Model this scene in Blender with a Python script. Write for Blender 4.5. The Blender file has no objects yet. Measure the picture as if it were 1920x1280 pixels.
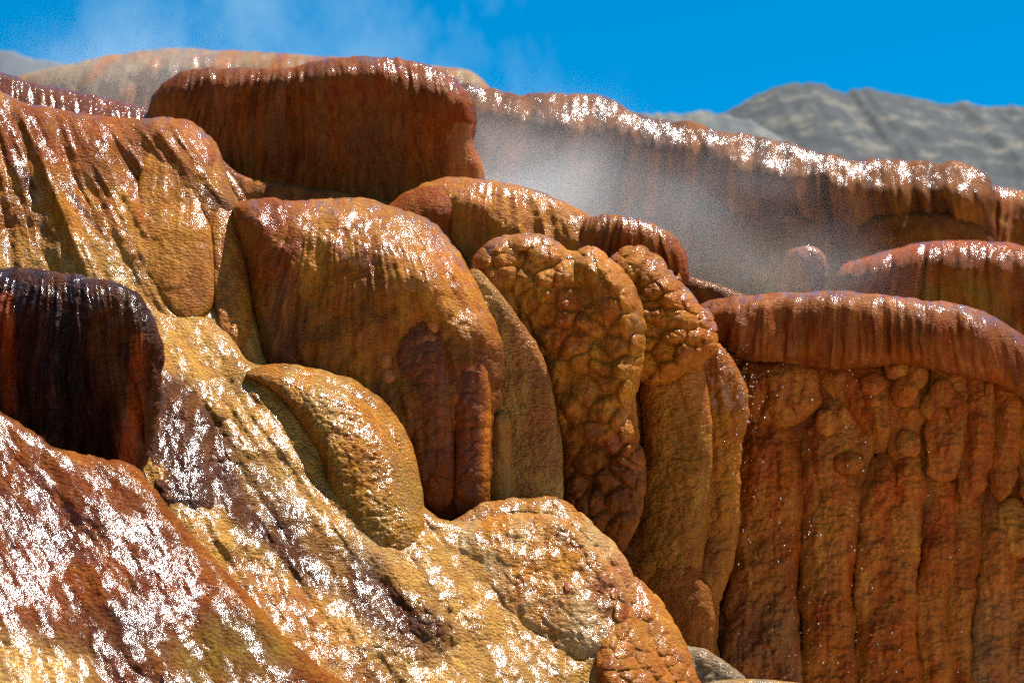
import bpy, math, random
import numpy as np
from mathutils import Vector

# ------------------------------------------------------------------ camera, sky, sun, exposure
scene = bpy.context.scene
COL = scene.collection
FOCAL = 85.0
K = 36.0 / FOCAL / 1920.0            # metres across per photo pixel and metre of distance
PITCH = math.radians(11.0)
CAM = np.array([0.0, 0.0, 1.6])
FWD = np.array([0.0, math.cos(PITCH), math.sin(PITCH)])
UP = np.array([0.0, -math.sin(PITCH), math.cos(PITCH)])
RIGHT = np.array([1.0, 0.0, 0.0])

cd = bpy.data.cameras.new('camera')
cam = bpy.data.objects.new('camera', cd)
COL.objects.link(cam)
cam.location = CAM
cam.rotation_euler = (math.radians(90) + PITCH, 0, 0)
cd.lens = FOCAL
cd.sensor_width = 36
cd.clip_start = 0.1
cd.clip_end = 20000
cd.dof.use_dof = True
cd.dof.focus_distance = 10.3
cd.dof.aperture_fstop = 4.0
scene.camera = cam

SUN = Vector((0.33, 0.20, 0.90)).normalized()      # towards the sun: high, behind and to the right
elev = math.asin(SUN.z)
azim = math.atan2(SUN.x, SUN.y)                    # clockwise from +Y
sl = bpy.data.lights.new('sun', 'SUN')
sl.energy = 5.0
sl.angle = math.radians(0.5)
sl.color = (1.0, 0.94, 0.85)
sun = bpy.data.objects.new('sun', sl)
COL.objects.link(sun)
sun.rotation_euler = SUN.to_track_quat('Z', 'Y').to_euler()

world = bpy.data.worlds.new("World")
scene.world = world
world.use_nodes = True
wt = world.node_tree
wt.nodes.clear()
def N(tree, typ, **kw):
    n = tree.nodes.new(typ)
    for k, v in kw.items():
        if k == 'inputs':
            for a, b in v.items():
                n.inputs[a].default_value = b
        else:
            setattr(n, k, v)
    return n
sky = N(wt, 'ShaderNodeTexSky')
sky.sky_type = 'NISHITA'
sky.sun_disc = False
sky.sun_elevation = elev
sky.sun_rotation = azim
sky.altitude = 2000
sky.air_density = 1.0
sky.dust_density = 0.0
sky.ozone_density = 4.0
hs = N(wt, 'ShaderNodeHueSaturation', inputs={'Hue': 0.485, 'Saturation': 1.5, 'Value': 1.0})
wt.links.new(sky.outputs[0], hs.inputs['Color'])
# thin wisps of steam drifting across the sky
tc = N(wt, 'ShaderNodeTexCoord')
mp = N(wt, 'ShaderNodeMapping')
mp.inputs['Rotation'].default_value = (0.0, 0.7, 0.0)
mp.inputs['Scale'].default_value = (11, 11, 5)
nz = N(wt, 'ShaderNodeTexNoise', inputs={'Scale': 1.3, 'Detail': 6.0, 'Roughness': 0.6, 'Distortion': 0.25})
wt.links.new(tc.outputs['Generated'], mp.inputs[0])
wt.links.new(mp.outputs[0], nz.inputs['Vector'])
rp = N(wt, 'ShaderNodeMapRange', inputs={'From Min': 0.47, 'From Max': 0.75, 'To Min': 0.0, 'To Max': 0.34})
wt.links.new(nz.outputs['Fac'], rp.inputs['Value'])
sp = N(wt, 'ShaderNodeSeparateXYZ')
wt.links.new(tc.outputs['Generated'], sp.inputs[0])
side = N(wt, 'ShaderNodeMapRange', inputs={'From Min': 0.05, 'From Max': -0.03, 'To Min': 0.0, 'To Max': 1.0})
wt.links.new(sp.outputs['X'], side.inputs['Value'])
ml = N(wt, 'ShaderNodeMath', operation='MULTIPLY')
wt.links.new(rp.outputs[0], ml.inputs[0]); wt.links.new(side.outputs[0], ml.inputs[1])
mixw = N(wt, 'ShaderNodeMix', data_type='RGBA')
mixw.inputs[7].default_value = (5.2, 7.0, 7.8, 1)
wt.links.new(ml.outputs[0], mixw.inputs[0])
wt.links.new(hs.outputs[0], mixw.inputs[6])
bg = N(wt, 'ShaderNodeBackground', inputs={'Strength': 0.058})
wo = N(wt, 'ShaderNodeOutputWorld')
wt.links.new(mixw.outputs[2], bg.inputs[0])
wt.links.new(bg.outputs[0], wo.inputs[0])

vs = scene.view_settings
vs.view_transform = 'Standard'
vs.look = 'None'
vs.gamma = 1.0
vs.use_curve_mapping = False
vs.exposure = 1.36
scene.cycles.use_denoising = False
scene.cycles.max_bounces = 5
scene.cycles.diffuse_bounces = 3
scene.cycles.glossy_bounces = 2
scene.cycles.volume_bounces = 1
scene.cycles.sample_clamp_indirect = 4.0

# ------------------------------------------------------------------ noise
def _hash(ix, iy, seed):
    h = (ix.astype(np.int64) * 374761393 + iy.astype(np.int64) * 668265263 + seed * 1442695041) & 0xFFFFFFFF
    h = ((h ^ (h >> 13)) * 1274126177) & 0xFFFFFFFF
    h = ((h ^ (h >> 16)) * 2246822519) & 0xFFFFFFFF
    return ((h ^ (h >> 15)) & 0xFFFFFF) / float(0xFFFFFF)
def vnoise(x, y, seed=0):
    ix = np.floor(x); iy = np.floor(y)
    fx = x - ix; fy = y - iy
    fx = fx**3 * (fx * (fx * 6 - 15) + 10); fy = fy**3 * (fy * (fy * 6 - 15) + 10)
    a = _hash(ix, iy, seed); b = _hash(ix + 1, iy, seed); c = _hash(ix, iy + 1, seed); d = _hash(ix + 1, iy + 1, seed)
    return (a * (1 - fx) + b * fx) * (1 - fy) + (c * (1 - fx) + d * fx) * fy
def fbm(x, y, seed=0, octv=4, g=0.5):
    s = 0; a = 1; t = 0
    for o in range(octv):
        s = s + a * (vnoise(x, y, seed + o * 17) * 2 - 1); t += a
        a *= g; x = x * 2.03 + 11.3; y = y * 2.03 + 5.7
    return s / t
def worley(x, y, seed=0, jit=0.9):
    ix = np.floor(x); iy = np.floor(y)
    f1 = np.full(x.shape, 9.0); f2 = np.full(x.shape, 9.0); idv = np.zeros(x.shape)
    for dx in (-1, 0, 1):
        for dy in (-1, 0, 1):
            cx = ix + dx; cy = iy + dy
            px = cx + 0.5 + (_hash(cx, cy, seed) - 0.5) * jit
            py = cy + 0.5 + (_hash(cx, cy, seed + 7) - 0.5) * jit
            d = np.hypot(px - x, py - y)
            n = d < f1
            f2 = np.where(n, f1, np.minimum(f2, d))
            idv = np.where(n, _hash(cx, cy, seed + 13), idv)
            f1 = np.where(n, d, f1)
    return f1, f2, idv
def sstep(a, b, x):
    t = np.clip((x - a) / (b - a), 0, 1)
    return t * t * (3 - 2 * t)
def lerp(a, b, t): return a + (b - a) * t

# ------------------------------------------------------------------ outline tools
def smooth_poly(P, n=6):
    P = np.array(P, float); m = len(P); out = []
    for i in range(m):
        p0, p1, p2, p3 = P[i - 1], P[i], P[(i + 1) % m], P[(i + 2) % m]
        for k in range(n):
            t = k / n
            out.append(0.5 * ((2 * p1) + (-p0 + p2) * t + (2 * p0 - 5 * p1 + 4 * p2 - p3) * t * t + (-p0 + 3 * p1 - 3 * p2 + p3) * t**3))
    return np.array(out)
def sdf_poly(P, U, V):
    """positive inside"""
    d = np.full(U.shape, 1e18); ins = np.zeros(U.shape, bool)
    for i in range(len(P)):
        ax, ay = P[i - 1]; bx, by = P[i]
        ex, ey = bx - ax, by - ay
        L = ex * ex + ey * ey + 1e-9
        t = np.clip(((U - ax) * ex + (V - ay) * ey) / L, 0, 1)
        d = np.minimum(d, (U - ax - t * ex)**2 + (V - ay - t * ey)**2)
        if abs(ey) > 1e-12:
            c = (ay > V) != (by > V)
            ins ^= c & (U < (V - ay) / ey * ex + ax)
    d = np.sqrt(d)
    return np.where(ins, d, -d)
def dist_line(P, U, V):
    d = np.full(U.shape, 1e18)
    for i in range(1, len(P)):
        ax, ay = P[i - 1]; bx, by = P[i]
        ex, ey = bx - ax, by - ay
        t = np.clip(((U - ax) * ex + (V - ay) * ey) / (ex * ex + ey * ey + 1e-9), 0, 1)
        d = np.minimum(d, (U - ax - t * ex)**2 + (V - ay - t * ey)**2)
    return np.sqrt(d)
def blur(a, n):
    for _ in range(n):
        p = np.pad(a, 1, mode='edge')
        a = (p[1:-1, 1:-1] * 4 + p[:-2, 1:-1] + p[2:, 1:-1] + p[1:-1, :-2] + p[1:-1, 2:]) / 8
    return a
def bil(G, x, y):
    h, w = G.shape
    x = np.clip(x, 0, w - 1.001); y = np.clip(y, 0, h - 1.001)
    ix = x.astype(int); iy = y.astype(int); fx = x - ix; fy = y - iy
    return (G[iy, ix] * (1 - fx) + G[iy, ix + 1] * fx) * (1 - fy) + (G[iy + 1, ix] * (1 - fx) + G[iy + 1, ix + 1] * fx) * fy

# ------------------------------------------------------------------ material
def travertine():
    m = bpy.data.materials.new('wet_travertine')
    m.use_nodes = True
    t = m.node_tree; t.nodes.clear(); L = t.links.new
    co = N(t, 'ShaderNodeTexCoord')
    at = N(t, 'ShaderNodeAttribute', attribute_name='tint')
    aw = N(t, 'ShaderNodeAttribute', attribute_name='wet')
    am = N(t, 'ShaderNodeAttribute', attribute_name='rough')
    # mineral mottling: large blotches, downward streaks, fine grain
    n1 = N(t, 'ShaderNodeTexNoise', inputs={'Scale': 3.0, 'Detail': 6.0, 'Roughness': 0.6, 'Distortion': 0.5})
    L(co.outputs['Object'], n1.inputs['Vector'])
    ms = N(t, 'ShaderNodeMapping'); ms.inputs['Scale'].default_value = (30, 30, 2.2)
    L(co.outputs['Object'], ms.inputs[0])
    n2 = N(t, 'ShaderNodeTexNoise', inputs={'Scale': 1.0, 'Detail': 5.0, 'Roughness': 0.6})
    L(ms.outputs[0], n2.inputs['Vector'])
    n3 = N(t, 'ShaderNodeTexNoise', inputs={'Scale': 95.0, 'Detail': 3.0, 'Roughness': 0.7})
    L(co.outputs['Object'], n3.inputs['Vector'])
    def mr(src, a, b, c, d):
        r = N(t, 'ShaderNodeMapRange', inputs={'From Min': a, 'From Max': b, 'To Min': c, 'To Max': d}); L(src, r.inputs['Value']); return r.outputs[0]
    def mul(a, b, op='MULTIPLY'):
        r = N(t, 'ShaderNodeMath', operation=op); L(a, r.inputs[0])
        if hasattr(b, 'node'): L(b, r.inputs[1])
        else: r.inputs[1].default_value = b
        return r.outputs[0]
    f = mul(mul(mr(n1.outputs[0], .3, .7, .36, .64), mr(n2.outputs[0], .3, .7, .78, 1.22)), mr(n3.outputs[0], .3, .7, .74, 1.26))
    cm = N(t, 'ShaderNodeVectorMath', operation='SCALE'); L(at.outputs['Color'], cm.inputs[0]); L(f, cm.inputs['Scale'])
    hue = N(t, 'ShaderNodeHueSaturation'); L(cm.outputs[0], hue.inputs['Color'])
    L(mr(n2.outputs[0], .3, .7, .488, .512), hue.inputs['Hue'])
    # relief too fine for the mesh: small ripples running across the flow, pebbly grain
    mb = N(t, 'ShaderNodeMapping'); mb.inputs['Scale'].default_value = (55, 55, 95)
    L(co.outputs['Object'], mb.inputs[0])
    w = N(t, 'ShaderNodeTexVoronoi', feature='SMOOTH_F1', inputs={'Scale': 1.0, 'Smoothness': 0.35, 'Randomness': 1.0})
    nd = N(t, 'ShaderNodeTexNoise', inputs={'Scale': 30.0, 'Detail': 2.0})
    L(co.outputs['Object'], nd.inputs['Vector'])
    dv = N(t, 'ShaderNodeVectorMath', operation='MULTIPLY_ADD'); L(nd.outputs['Color'], dv.inputs[0]); dv.inputs[1].default_value = (1.6, 1.6, 1.6); L(mb.outputs[0], dv.inputs[2])
    L(dv.outputs[0], w.inputs['Vector'])
    nb = N(t, 'ShaderNodeTexNoise', inputs={'Scale': 150.0, 'Detail': 2.5, 'Roughness': 0.6})
    L(co.outputs['Object'], nb.inputs['Vector'])
    hgt = mul(mul(w.outputs['Distance'], -0.8), mul(nb.outputs[0], 0.8), 'ADD')
    bp = N(t, 'ShaderNodeBump', inputs={'Distance': 0.018})
    L(hgt, bp.inputs['Height']); L(am.outputs['Fac'], bp.inputs['Strength'])
    # film of running water: steeper, choppier ripples
    ag = N(t, 'ShaderNodeAttribute', attribute_name='ripple')     # size of the water ripples on this body
    gs = N(t, 'ShaderNodeVectorMath', operation='SCALE'); L(co.outputs['Object'], gs.inputs[0]); L(ag.outputs['Fac'], gs.inputs['Scale'])
    mc = N(t, 'ShaderNodeMapping'); mc.inputs['Scale'].default_value = (115, 115, 200)
    L(gs.outputs[0], mc.inputs[0])
    nc = N(t, 'ShaderNodeTexNoise', inputs={'Scale': 1.0, 'Detail': 1.2, 'Roughness': 0.5, 'Distortion': 0.5})
    L(mc.outputs[0], nc.inputs['Vector'])
    bc = N(t, 'ShaderNodeBump', inputs={'Strength': 1.0})
    dd = N(t, 'ShaderNodeMath', operation='DIVIDE'); dd.inputs[0].default_value = .0026; L(ag.outputs['Fac'], dd.inputs[1]); L(dd.outputs[0], bc.inputs['Distance'])
    L(nc.outputs[0], bc.inputs['Height'])
    p = N(t, 'ShaderNodeBsdfPrincipled')
    L(hue.outputs[0], p.inputs['Base Color'])
    L(mr(aw.outputs['Fac'], 0, 1, .62, .42), p.inputs['Roughness'])
    p.inputs['IOR'].default_value = 1.10
    p.inputs['Specular IOR Level'].default_value = 0.5
    # water does not lie evenly: broken patches
    mpp = N(t, 'ShaderNodeMapping'); mpp.inputs['Scale'].default_value = (9, 9, 6); L(co.outputs['Object'], mpp.inputs[0])
    npch = N(t, 'ShaderNodeTexNoise', inputs={'Scale': 1.0, 'Detail': 4.0, 'Roughness': 0.7})
    L(mpp.outputs[0], npch.inputs['Vector'])
    L(mul(mul(aw.outputs['Fac'], aw.outputs['Fac']), mr(npch.outputs[0], .36, .50, .06, 1.0)), p.inputs['Coat Weight'])
    p.inputs['Coat Roughness'].default_value = 0.115
    p.inputs['Coat IOR'].default_value = 1.44
    L(bp.outputs[0], p.inputs['Normal'])
    L(bc.outputs[0], p.inputs['Coat Normal'])
    o = N(t, 'ShaderNodeOutputMaterial'); L(p.outputs[0], o.inputs[0])
    return m
ROCK = travertine()

# ------------------------------------------------------------------ bodies
def to_world(U, V, D):
    r = FWD[None, :] + (U[:, None] - 960) * K * RIGHT[None, :] + (640 - V[:, None]) * K * UP[None, :]
    return CAM[None, :] + r * D[:, None]

class Body: pass

def tag(o, label=None, cat=None, group=None, kind=None):
    if label: o['label'] = label
    if cat: o['category'] = cat
    if group: o['group'] = group
    if kind: o['kind'] = kind

def body(name, poly, D=None, on=None, seat=None, step=3.0, infl=1.0, R=None, tilt=(0, 0), lift=0.0, disp=(), shape=(), edge=(), colour=None,
         wet=0.3, rough=0.5, thick=0.9, smooth=6, mat=None):
    """A solid grown from an outline: rounded over its whole width, set at its own distance, with relief in the mesh.
    on = the body it grows out of (then it is that body's part)."""
    P = smooth_poly(poly, smooth) if smooth else np.array(poly, float)
    lo = P.min(0) - 3 * step; hi = P.max(0) + 3 * step
    size = (hi - lo).max()
    cs = max(1.0, min(8.0, size / 70))
    cu = np.arange(lo[0] - 2 * cs, hi[0] + 3 * cs, cs); cv = np.arange(lo[1] - 2 * cs, hi[1] + 3 * cs, cs)
    CU, CV = np.meshgrid(cu, cv)
    cd_ = sdf_poly(P, CU, CV)
    inside = cd_ > 0
    phi = np.zeros(CU.shape)
    par = (np.add.outer(np.arange(CU.shape[0]), np.arange(CU.shape[1])) % 2) == 0
    nmax = min(inside.sum(0).max(), inside.sum(1).max()) + 2
    om = 2 / (1 + math.sin(math.pi / nmax))
    masks = [(par & inside)[1:-1, 1:-1], (~par & inside)[1:-1, 1:-1]]
    for it in range(int(3.5 * nmax) + 30):
        for mk in masks:
            nb_ = (phi[:-2, 1:-1] + phi[2:, 1:-1] + phi[1:-1, :-2] + phi[1:-1, 2:] + 2 * cs * cs) / 4
            c = phi[1:-1, 1:-1]
            c[mk] += om * (nb_[mk] - c[mk])
    rat = np.where(cd_ > 0.6 * cs, phi / np.maximum(cd_ + 0.3 * cs, 1), 0); wgt = (cd_ > 0.6 * cs).astype(float)
    rb, wb = rat.copy(), wgt.copy()
    for _ in range(5):
        rb, wb = blur(rb, 2), blur(wb, 2)
        k_ = wgt > 0
        rb[k_] = rat[k_]; wb[k_] = 1
    rat = blur(np.where(wb > 1e-6, rb / np.maximum(wb, 1e-6), 0), 2)
    us = np.arange(lo[0], hi[0] + step, step); vs_ = np.arange(lo[1], hi[1] + step, step)
    U, V = np.meshgrid(us, vs_)
    gx = (U - cu[0]) / cs; gy = (V - cv[0]) / cs
    d = bil(cd_, gx, gy); r = bil(rat, gx, gy)
    e = 0
    for fn in edge: e = e + fn(U, V)
    d = d + e
    du = np.gradient(d, axis=1) / step; dv = np.gradient(d, axis=0) / step
    keepv = d > 0
    f = keepv[:-1, :-1] | keepv[1:, :-1] | keepv[:-1, 1:] | keepv[1:, 1:]
    # move the rim onto the outline
    rim = d <= 0
    gl = np.maximum(du * du + dv * dv, 0.3)
    mv = np.clip(-d, 0, 1.6 * step)
    U2 = np.where(rim, U + mv * du / gl, U); V2 = np.where(rim, V + mv * dv / gl, V)
    h = np.sqrt(np.maximum(r, 0) * np.maximum(d, 0))
    if R: h = R * np.tanh(h / R)
    h = h * infl
    cx, cy = P.mean(0)
    h = h + tilt[0] * (U2 - cx) + tilt[1] * (V2 - cy) + lift
    if on is not None or seat is not None:
        D = (on or seat).D
        h = h + (on or seat).base(U2, V2)
    for fn in shape: h = h + fn(U2, V2)
    dsp = 0
    for fn in disp: dsp = dsp + fn(U2, V2)
    fade = sstep(0, 36, d) * 0.7 + 0.3
    ht = h + dsp * fade
    # compact
    vid = np.full(U.shape, -1)
    used = np.zeros(U.shape, bool)
    used[:-1, :-1] |= f; used[1:, :-1] |= f; used[:-1, 1:] |= f; used[1:, 1:] |= f
    vid[used] = np.arange(used.sum())
    fi, fj = np.nonzero(f)
    a = vid[fi, fj]; b = vid[fi, fj + 1]; c = vid[fi + 1, fj + 1]; dd = vid[fi + 1, fj]
    quads = np.stack([a, dd, c, b], 1)
    uu = U2[used]; vv = V2[used]; hh = ht[used]
    gu = du[used]; gv = dv[used]
    # boundary edges -> skirt to the back
    ed = np.concatenate([quads[:, [0, 1]], quads[:, [1, 2]], quads[:, [2, 3]], quads[:, [3, 0]]])
    key = np.minimum(ed[:, 0], ed[:, 1]) * (len(uu) + 1) + np.maximum(ed[:, 0], ed[:, 1])
    uq, inv, cnt = np.unique(key, return_inverse=True, return_counts=True)
    be = ed[cnt[inv] == 1]
    bv = np.unique(be)
    mp_ = np.full(len(uu), -1); mp_[bv] = np.arange(len(bv))
    dist = D * (1 - hh * K)
    verts = [to_world(uu, vv, dist)]
    faces = [quads]
    prev = np.arange(len(uu)); base = len(uu)
    glb = np.maximum(np.hypot(gu[bv], gv[bv]), 0.4)
    pxth = thick / (D * K)
    small = min(pxth, 0.35 * (P.max(0) - P.min(0)).min())
    pid = prev
    for back, inn in ((0.12, 0.01), (0.4, 0.08), (1.0, 0.3)):
        u3 = uu[bv] + gu[bv] / glb * inn * small; v3 = vv[bv] + gv[bv] / glb * inn * small
        verts.append(to_world(u3, v3, dist[bv] + thick * back))
        nid = base + mp_
        faces.append(np.stack([pid[be[:, 1]], pid[be[:, 0]], nid[be[:, 0]], nid[be[:, 1]]], 1))
        pid = nid; base += len(bv)
    cen = to_world(np.array([cx]), np.array([cy]), np.array([dist.mean() + thick * 1.05]))
    verts.append(cen)
    tris = np.stack([pid[be[:, 1]], pid[be[:, 0]], np.full(len(be), base)], 1)
    vs3 = np.concatenate(verts); q = np.concatenate(faces)
    me = bpy.data.meshes.new(name)
    me.vertices.add(len(vs3)); me.vertices.foreach_set('co', vs3.ravel())
    nl = q.size + tris.size
    me.loops.add(nl); me.loops.foreach_set('vertex_index', np.concatenate([q.ravel(), tris.ravel()]).astype(np.int32))
    me.polygons.add(len(q) + len(tris))
    ls = np.concatenate([np.arange(len(q)) * 4, q.size + np.arange(len(tris)) * 3]).astype(np.int32)
    me.polygons.foreach_set('loop_start', ls)
    me.polygons.foreach_set('use_smooth', np.ones(len(q) + len(tris), bool))
    me.update(calc_edges=True); me.validate()
    # attributes
    nf = len(uu)
    def extend(x):
        x = np.broadcast_to(np.asarray(x, float), (nf,) + np.shape(x)[1:] if np.ndim(x) > 0 else (nf,))
        out = [x] + [x[bv]] * 3 + [x.mean(0, keepdims=True)]
        return np.concatenate(out)
    colr = colour(uu, vv) if callable(colour) else np.broadcast_to(np.array(colour, float), (nf, 3))
    w_ = wet(uu, vv) if callable(wet) else np.full(nf, float(wet))
    r_ = rough(uu, vv) if callable(rough) else np.full(nf, float(rough))
    ca = me.attributes.new('tint', 'FLOAT_COLOR', 'POINT')
    c4 = np.ones((len(vs3), 4)); c4[:, :3] = extend(np.clip(colr, 0, 1))
    ca.data.foreach_set('color', c4.ravel())
    for nm, arr in (('wet', w_), ('rough', r_), ('ripple', np.full(nf, 1.75 * min(1.25, (9.5 / D)**1.2) if D < 13 else (9.5 / D)**1.2))):
        at = me.attributes.new(nm, 'FLOAT', 'POINT'); at.data.foreach_set('value', extend(arr))
    me.materials.append(mat or ROCK)
    o = bpy.data.objects.new(name, me)
    COL.objects.link(o)
    if on is not None: o.parent = on.o
    B = Body(); B.o = o; B.D = D
    hb = np.where(d > 0, h, h)
    B.base = lambda u, v: bil(hb, (u - us[0]) / step, (v - vs_[0]) / step)
    return B

# ------------------------------------------------------------------ relief ingredients (photo pixels at the body's distance)
def polar(c, L):
    def f(u, v):
        return np.arctan2(u - c[0], v - c[1]) * L, np.hypot(u - c[0], v - c[1])
    return f
def flute(c, L, w, amp, length=260, seed=1, zone=None, ridged=True):
    P = polar(c, L)
    def f(u, v):
        a, r = P(u, v)
        a = a + 10 * fbm(r / 90, a / 200, seed + 5, 2)
        n = fbm(a / w, r / length, seed, 3, 0.5)
        n = 1 - np.abs(n) * 3 if ridged else n * 1.6
        z = 1 if zone is None else zone(u, v)
        return n * amp * z
    return f
def lumps(s, amp, seed=2, asp=1.0, zone=None, octv=4):
    def f(u, v):
        z = 1 if zone is None else zone(u, v)
        return fbm(u / s, v / (s * asp), seed, octv) * amp * z
    return f
def cobble(s, amp, seed=3, asp=1.2, zone=None, vary=0.6):
    """rounded knobs packed against each other"""
    def f(u, v):
        wu = u + s * 0.35 * fbm(u / (s * 1.3), v / (s * 1.3), seed + 3, 2); wv = v + s * 0.35 * fbm(u / (s * 1.3) + 9, v / (s * 1.3), seed + 4, 2)
        f1, f2, i = worley(wu / s, wv / (s * asp), seed)
        e = f2 - f1
        p = np.sqrt(np.clip(1 - f1 * f1 * 1.7, .03, 1)) * (1 - .4 * np.exp(-e * 9)) - .14 * np.exp(-e * 12)
        z = 1 if zone is None else zone(u, v)
        return p * amp * (1 - vary + vary * i) * z
    return f
def ridge(P, w, a, seed=0):
    P = np.array(P, float)
    def f(u, v):
        d = dist_line(P, u, v)
        return a * np.exp(-(d / w)**2)
    return f
def shelf(U, V, k, soft=14):
    """above the line (U, V) the surface leans back"""
    return lambda u, v: -k * soft * np.log1p(np.exp(np.clip((np.interp(u, U, V) + 8 * fbm(u / 40, v / 60, 77, 3) - v) / soft, -30, 30)))
def box_zone(u0, v0, u1, v1, soft=40):
    return lambda u, v: sstep(u0 - soft, u0 + soft, u) * sstep(u1 + soft, u1 - soft, u) * sstep(v0 - soft, v0 + soft, v) * sstep(v1 + soft, v1 - soft, v)
def ell(cu, cv, ru, rv, soft=0.4):
    return lambda u, v: sstep(1 + soft, 1 - soft, np.hypot((u - cu) / ru, (v - cv) / rv))
def wob(amp, s, seed=4):
    return lambda u, v: amp * fbm(u / s, v / s, seed, 3)
def zmul(*zs):
    def f(u, v):
        r = 1
        for z in zs: r = r * z(u, v)
        return r
    return f
def below(v0, soft=60): return lambda u, v: sstep(v0 - soft, v0 + soft, v)
def above(v0, soft=60): return lambda u, v: sstep(v0 + soft, v0 - soft, v)

# mineral colours
OCHRE = np.array([.60, .225, .026]); GOLD = np.array([.70, .36, .085]); ORANGE = np.array([.54, .160, .014])
BROWN = np.array([.45, .140, .022]); RED = np.array([.40, .060, .008]); RUST = np.array([.43, .092, .011])
DARK = np.array([.05, .013, .008]); GREY = np.array([.42, .26, .14]); UMBER = np.array([.29, .085, .022]); PALE = np.array([.62, .46, .27])
MAUVE = np.array([.28, .10, .05]); OLIVE = np.array([.42, .23, .025])
def pal(c0, c1, c=(900, -500), L=1200, s=(30, 240), seed=1, zones=(), bias=0.0):
    P = polar(c, L)
    def f(u, v):
        a, r = P(u, v)
        n = fbm(a / s[0], r / s[1], seed, 4, .6) * 1.3 + 0.7 * fbm(u / 120, v / 120, seed + 9, 3)
        t = sstep(-0.5 + bias, 0.5 + bias, n)[..., None]
        col = lerp(c0, c1, t)
        for z, cz, k in zones:
            w = np.clip(z(u, v) * (1 + .9 * fbm(a / (s[0] * 1.5), r / s[1] * 1.5, seed + 31, 3)) * k, 0, 1)[..., None]
            col = lerp(col, cz, w)
        return col
    return f
def wetz(b, *zs):
    def f(u, v):
        r = np.full(np.shape(u), float(b))
        for z, k in zs: r = np.maximum(r, z(u, v) * k) if k > b else lerp(r, k, z(u, v))
        r = r * (.2 + .8 * sstep(-.42, 0, fbm(u / 46, v / 26, 711, 4, .6))) * (.35 + .65 * sstep(-.25, .1, fbm(u / 9, v / 14, 713, 2)))
        return r
    return f
def streaky(w, c, L, s=(20, 150), seed=1, lo=-.3, hi=.1):
    P = polar(c, L)
    def f(u, v):
        a, r = P(u, v)
        n = fbm(a / s[0], r / s[1], seed, 4, .6) + .5 * fbm(u / 150, v / 110, seed + 3, 2)
        return (w(u, v) if callable(w) else w) * (.12 + .88 * sstep(lo, hi, n))
    return f

# ================================================================== SETTING
# ground: one wide sheet
def ground():
    n = 90
    xs = np.sign(np.linspace(-1, 1, n)) * np.abs(np.linspace(-1, 1, n))**3 * 6000
    ys = np.linspace(0, 1, n)**3 * 9000 - 60
    X, Y = np.meshgrid(xs, ys)
    Z = fbm(X / 40, Y / 40, 3, 4) * 0.5 - 0.6
    v = np.stack([X, Y, Z], -1).reshape(-1, 3)
    i = np.arange(n * n).reshape(n, n)
    q = np.stack([i[:-1, :-1], i[:-1, 1:], i[1:, 1:], i[1:, :-1]], -1).reshape(-1, 4)
    me = bpy.data.meshes.new('ground'); me.from_pydata(v.tolist(), [], q.tolist())
    m = bpy.data.materials.new('pale_gravel'); m.use_nodes = True
    t = m.node_tree; p = t.nodes['Principled BSDF']
    nn = N(t, 'ShaderNodeTexNoise', inputs={'Scale': 3.0, 'Detail': 8.0})
    co = N(t, 'ShaderNodeTexCoord'); t.links.new(co.outputs['Object'], nn.inputs['Vector'])
    r = N(t, 'ShaderNodeValToRGB'); t.links.new(nn.outputs[0], r.inputs[0])
    r.color_ramp.elements[0].color = (.40, .31, .22, 1); r.color_ramp.elements[1].color = (.60, .50, .38, 1)
    t.links.new(r.outputs[0], p.inputs['Base Color']); p.inputs['Roughness'].default_value = .9
    me.materials.append(m)
    o = bpy.data.objects.new('ground', me); COL.objects.link(o); tag(o, kind='structure', label='pale gravel ground below the terraces')
ground()

def mountain_mat(name, a, b, c, blue=0.0, sc=0.02):
    m = bpy.data.materials.new(name); m.use_nodes = True
    t = m.node_tree; L = t.links.new; p = t.nodes['Principled BSDF']; p.inputs['Roughness'].default_value = .95
    co = N(t, 'ShaderNodeTexCoord')
    mm = N(t, 'ShaderNodeMapping'); mm.inputs['Scale'].default_value = (1.3, .6, 1.3); L(co.outputs['Object'], mm.inputs[0])
    n1 = N(t, 'ShaderNodeTexNoise', inputs={'Scale': sc, 'Detail': 8.0, 'Roughness': .7, 'Distortion': .15}); L(mm.outputs[0], n1.inputs['Vector'])
    r = N(t, 'ShaderNodeValToRGB'); L(n1.outputs[0], r.inputs[0]); cr = r.color_ramp
    cr.elements[0].position = .475; cr.elements[0].color = (*a, 1); cr.elements[1].position = .60; cr.elements[1].color = (*c, 1)
    e = cr.elements.new(.54); e.color = (*b, 1)
    L(r.outputs[0], p.inputs['Base Color'])
    return m
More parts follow.
